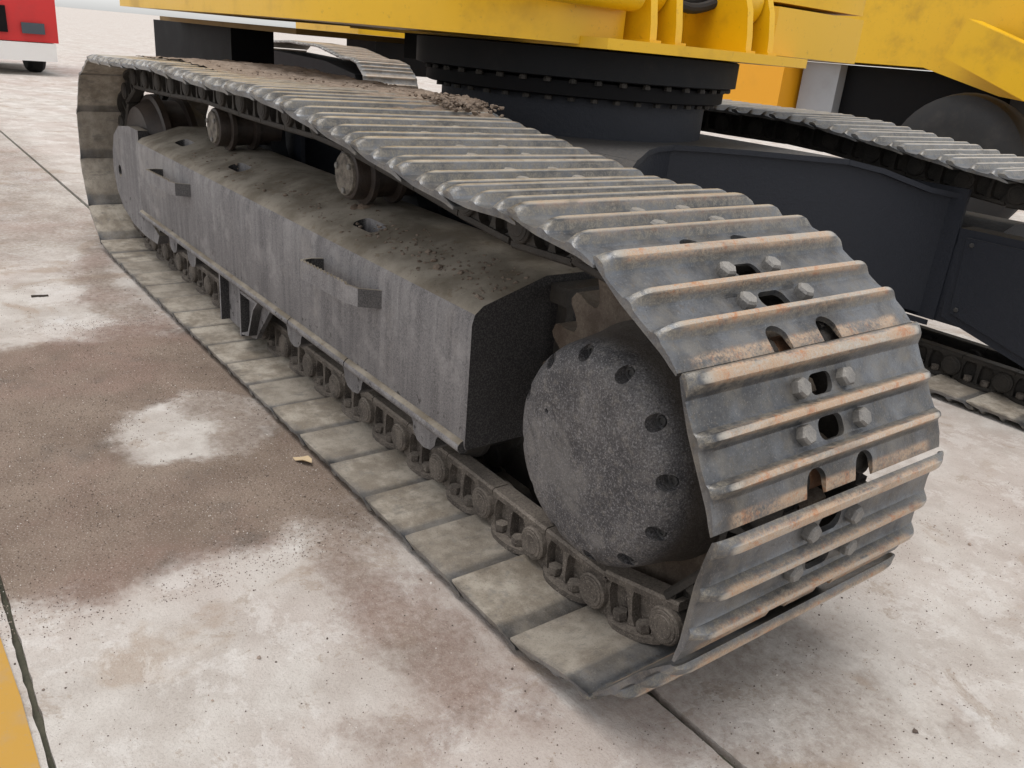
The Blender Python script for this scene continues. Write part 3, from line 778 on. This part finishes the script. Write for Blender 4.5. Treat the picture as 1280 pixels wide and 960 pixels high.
# yellow wheel loader parked beyond the far track
wl_ = empty('wheel_loader', (-3.4, 6.0, 0), label='yellow and orange wheel loader parked beyond the far track', category='loader')
WI = Matrix.Translation((3.4, -6.0, 0))
b = bmesh.new(); box(b, -6.2, -3.75, 5.2, 6.6, .74, 1.16); bevel(b, .03, 3); add('engine_panel', mesh_of(b, 'engine_panel'), M['orange'], wl_, WI)
b = bmesh.new(); box(b, -3.75, -2.0, 5.5, 6.4, .62, 1.16); bevel(b, .03, 3); add('chassis', mesh_of(b, 'chassis'), M['black'], wl_, WI)
b = bmesh.new(); box(b, -3.70, -3.35, 5.4, 5.9, .72, 1.16); bevel(b, .03, 3); add('battery_box', mesh_of(b, 'battery_box'), M['grey'], wl_, WI)
b = bmesh.new(); prism(b, [(-6.2, 1.18), (-2.6, 1.18), (-2.0, 1.03), (-1.3, .96), (-1.2, 1.1), (-1.5, 1.62), (-2.5, 1.74), (-6.2, 2.3)], 5.3, 6.5, 'y'); bevel(b, .05, 3); add('hood', mesh_of(b, 'hood'), M['yellow'], wl_, WI)
b = bmesh.new(); prism(b, [(-2.3, 1.25), (-1.0, .75), (-.3, .35), (-.2, .60), (-.9, 1.05), (-2.2, 1.5)], 5.0, 5.2, 'y'); bevel(b, .02, 2); add('lift_arm', mesh_of(b, 'lift_arm'), M['yellow'], wl_, WI)
for x in (-5.4, -2.12):
    b = bmesh.new(); lathe(b, [(.30, 5.05), (.42, 5.06), (.50, 5.12), (.52, 5.22), (.50, 5.36), (.42, 5.45), (.30, 5.45)], 40, x, .52)
    ty = add('tyre', mesh_of(b, 'tyre', 35), M['rubber'], wl_, WI)
    b = bmesh.new(); lathe(b, [(.10, 5.07), (.25, 5.09), (.30, 5.07), (.30, 5.4)], 32, x, .52); add('rim', mesh_of(b, 'rim'), M['yellow'], ty)
b = bmesh.new(); box(b, -4.2, -2.75, 5.45, 6.35, 1.75, 2.7); bevel(b, .04, 2); add('cab', mesh_of(b, 'cab'), M['glass'], wl_, WI)

# red and white truck far behind on the left
tr = empty('truck', (-15, .75, 0), label='red truck with pale lower panel standing far behind the track', category='truck')
def tradd(n, bm_, m_): return add(n, mesh_of(bm_, n, 35), M[m_], tr)
b = bmesh.new(); prism(b, [(-3, .50), (.0, .50), (.05, 1.5), (-.25, 2.6), (-3, 2.6)], -1.4, .9, 'y'); bevel(b, .06, 3); tradd('cab', b, 'red')
b = bmesh.new(); box(b, -3, .04, -1.35, .85, .22, .49); bevel(b, .03, 2); tradd('bumper', b, 'white')
for y in (-1.05, .55):
    b = bmesh.new(); box(b, .03, .07, y-.16, y+.16, .62, .78); bevel(b, .02, 2); tradd('headlight', b, 'glass')
b = bmesh.new(); box(b, .02, .06, -.7, .2, .62, 1.0); bevel(b, .01, 1); tradd('grille', b, 'black')
for y in (-1.15, .65):
    b = bmesh.new(); lathe(b, [(.28, y-.14), (.44, y-.13), (.48, y-.08), (.48, y+.08), (.44, y+.13), (.28, y+.14)], 32, -.9, .48); tradd('wheel', b, 'rubber')
b = bmesh.new(); prism(b, [(.035, 1.55), (.062, 1.52), (-.20, 2.45), (-.225, 2.45)], -1.2, .7, 'y'); tradd('windscreen', b, 'glass')

# ================================================================== SMALL THINGS ON THE GROUND
bm = bmesh.new(); prism(bm, [(-.60, -1.075), (-.36, -1.066), (.25, -1.063), (.35, -1.5), (-.2, -1.5)], .002, .004, 'z')
add('yellow_floor_marking', mesh_of(bm, 'yellow_floor_marking', 0), M['paintline'], kind='structure', label='yellow paint on the slab beside the joint')
b = bmesh.new(); cnt = 0
while cnt < 500:
    x = random.uniform(-3.2, .9); y = random.uniform(-1.6, -.31)
    if random.random() < .35: x = random.uniform(.05, 1.0); y = random.uniform(-.6, 1.6)
    if -3.5 < x < .35 and -.31 < y < .31: continue
    r = random.choice((.0012, .0014, .0016, .002, .002, .0026)); 
    if random.random() < .02: r = random.uniform(.004, .006)
    lump(b, (x, y, r*.4), r, .7); cnt += 1
for _ in range(90):   # grit swept along the foot of the track
    x = random.uniform(-3.0, .2); y = -.31-abs(random.gauss(0, .05)); r = random.choice((.0012, .0016, .002, .003)); lump(b, (x, y, r*.4), r, .7)
def grit(b, loc, r):
    k = random.random()*6.28; h = r*random.uniform(.7, 1.2)
    vs_ = [b.verts.new((loc[0]+r*random.uniform(.7, 1.2)*math.cos(k+a), loc[1]+r*random.uniform(.7, 1.2)*math.sin(k+a), 0)) for a in (0, 1.57, 3.14, 4.71)]
    tp = [b.verts.new((loc[0]+.5*r*math.cos(k+a), loc[1]+.5*r*math.sin(k+a), h)) for a in (.4, 2.5, 4.4)]
    for f in ((vs_[0], vs_[1], tp[0]), (vs_[1], vs_[2], tp[1]), (vs_[2], vs_[3], tp[2]), (vs_[3], vs_[0], tp[2]), (tp[0], vs_[1], tp[1]), (tp[1], vs_[2], tp[2]), (tp[0], tp[2], vs_[0]), (tp[0], tp[1], tp[2])): b.faces.new(f)
cnt = 0
while cnt < 22000:
    if random.random() < .72: x = random.uniform(-2.3, -.5); y = random.uniform(-1.25, -.31)
    elif random.random() < .5: x = random.uniform(-3.3, .8); y = random.uniform(-1.3, -.31)
    else: x = random.uniform(.1, 1.0); y = random.uniform(-.7, 1.8)
    if -3.5 < x < .22 and -.305 < y < .31: continue
    d_ = noise.noise(Vector((x*3.1, y*3.1, 5)))+.5*noise.noise(Vector((x*9, y*9, 8)))
    if d_+random.random()*.9 < .25: continue
    if -1.45 < x < -1.10 and -.64 < y < -.32 and random.random() < .85: continue
    grit(b, (x, y), random.choice((.0008, .001, .001, .0012, .0014, .0017))); cnt += 1
add('gravel', mesh_of(b, 'gravel', 0), M['stone'], kind='stuff', label='loose grit and small stones scattered over the concrete')
b = bmesh.new(); bez_tube(b, [(-.03, 0, .0035), (-.01, .004, .004), (.012, .001, .004), (.028, .005, .0035)], .0042, 7)
add('twig', mesh_of(b, 'twig'), M['twig'], None, Matrix.Translation((-2.655, -.667, .0)) @ Matrix.Rotation(R(80), 4, 'Z'), label='short dark twig lying on the pale concrete patch', category='twig')
b = bmesh.new()
pts = [(-.035, 0), (-.018, .012), (.006, .016), (.03, .006), (.040, -.004), (.016, -.012), (-.012, -.012)]
top_ = [b.verts.new((x, y, .010+.008*math.sin(x*60)+.25*abs(y))) for x, y in pts]; bot_ = [b.verts.new((v_.co.x, v_.co.y, max(.0005, v_.co.z-.0022))) for v_ in top_]
b.faces.new(top_); b.faces.new(bot_[::-1])
for i in range(len(pts)): b.faces.new((top_[i], top_[(i+1) % len(pts)], bot_[(i+1) % len(pts)], bot_[i]))
add('leaf', mesh_of(b, 'leaf'), M['leaf'], None, Matrix.Translation((-.925, -.332, -.002)) @ Matrix.Rotation(R(20), 4, 'Z'), label='pale dry leaf curled against the foot of the track', category='leaf')
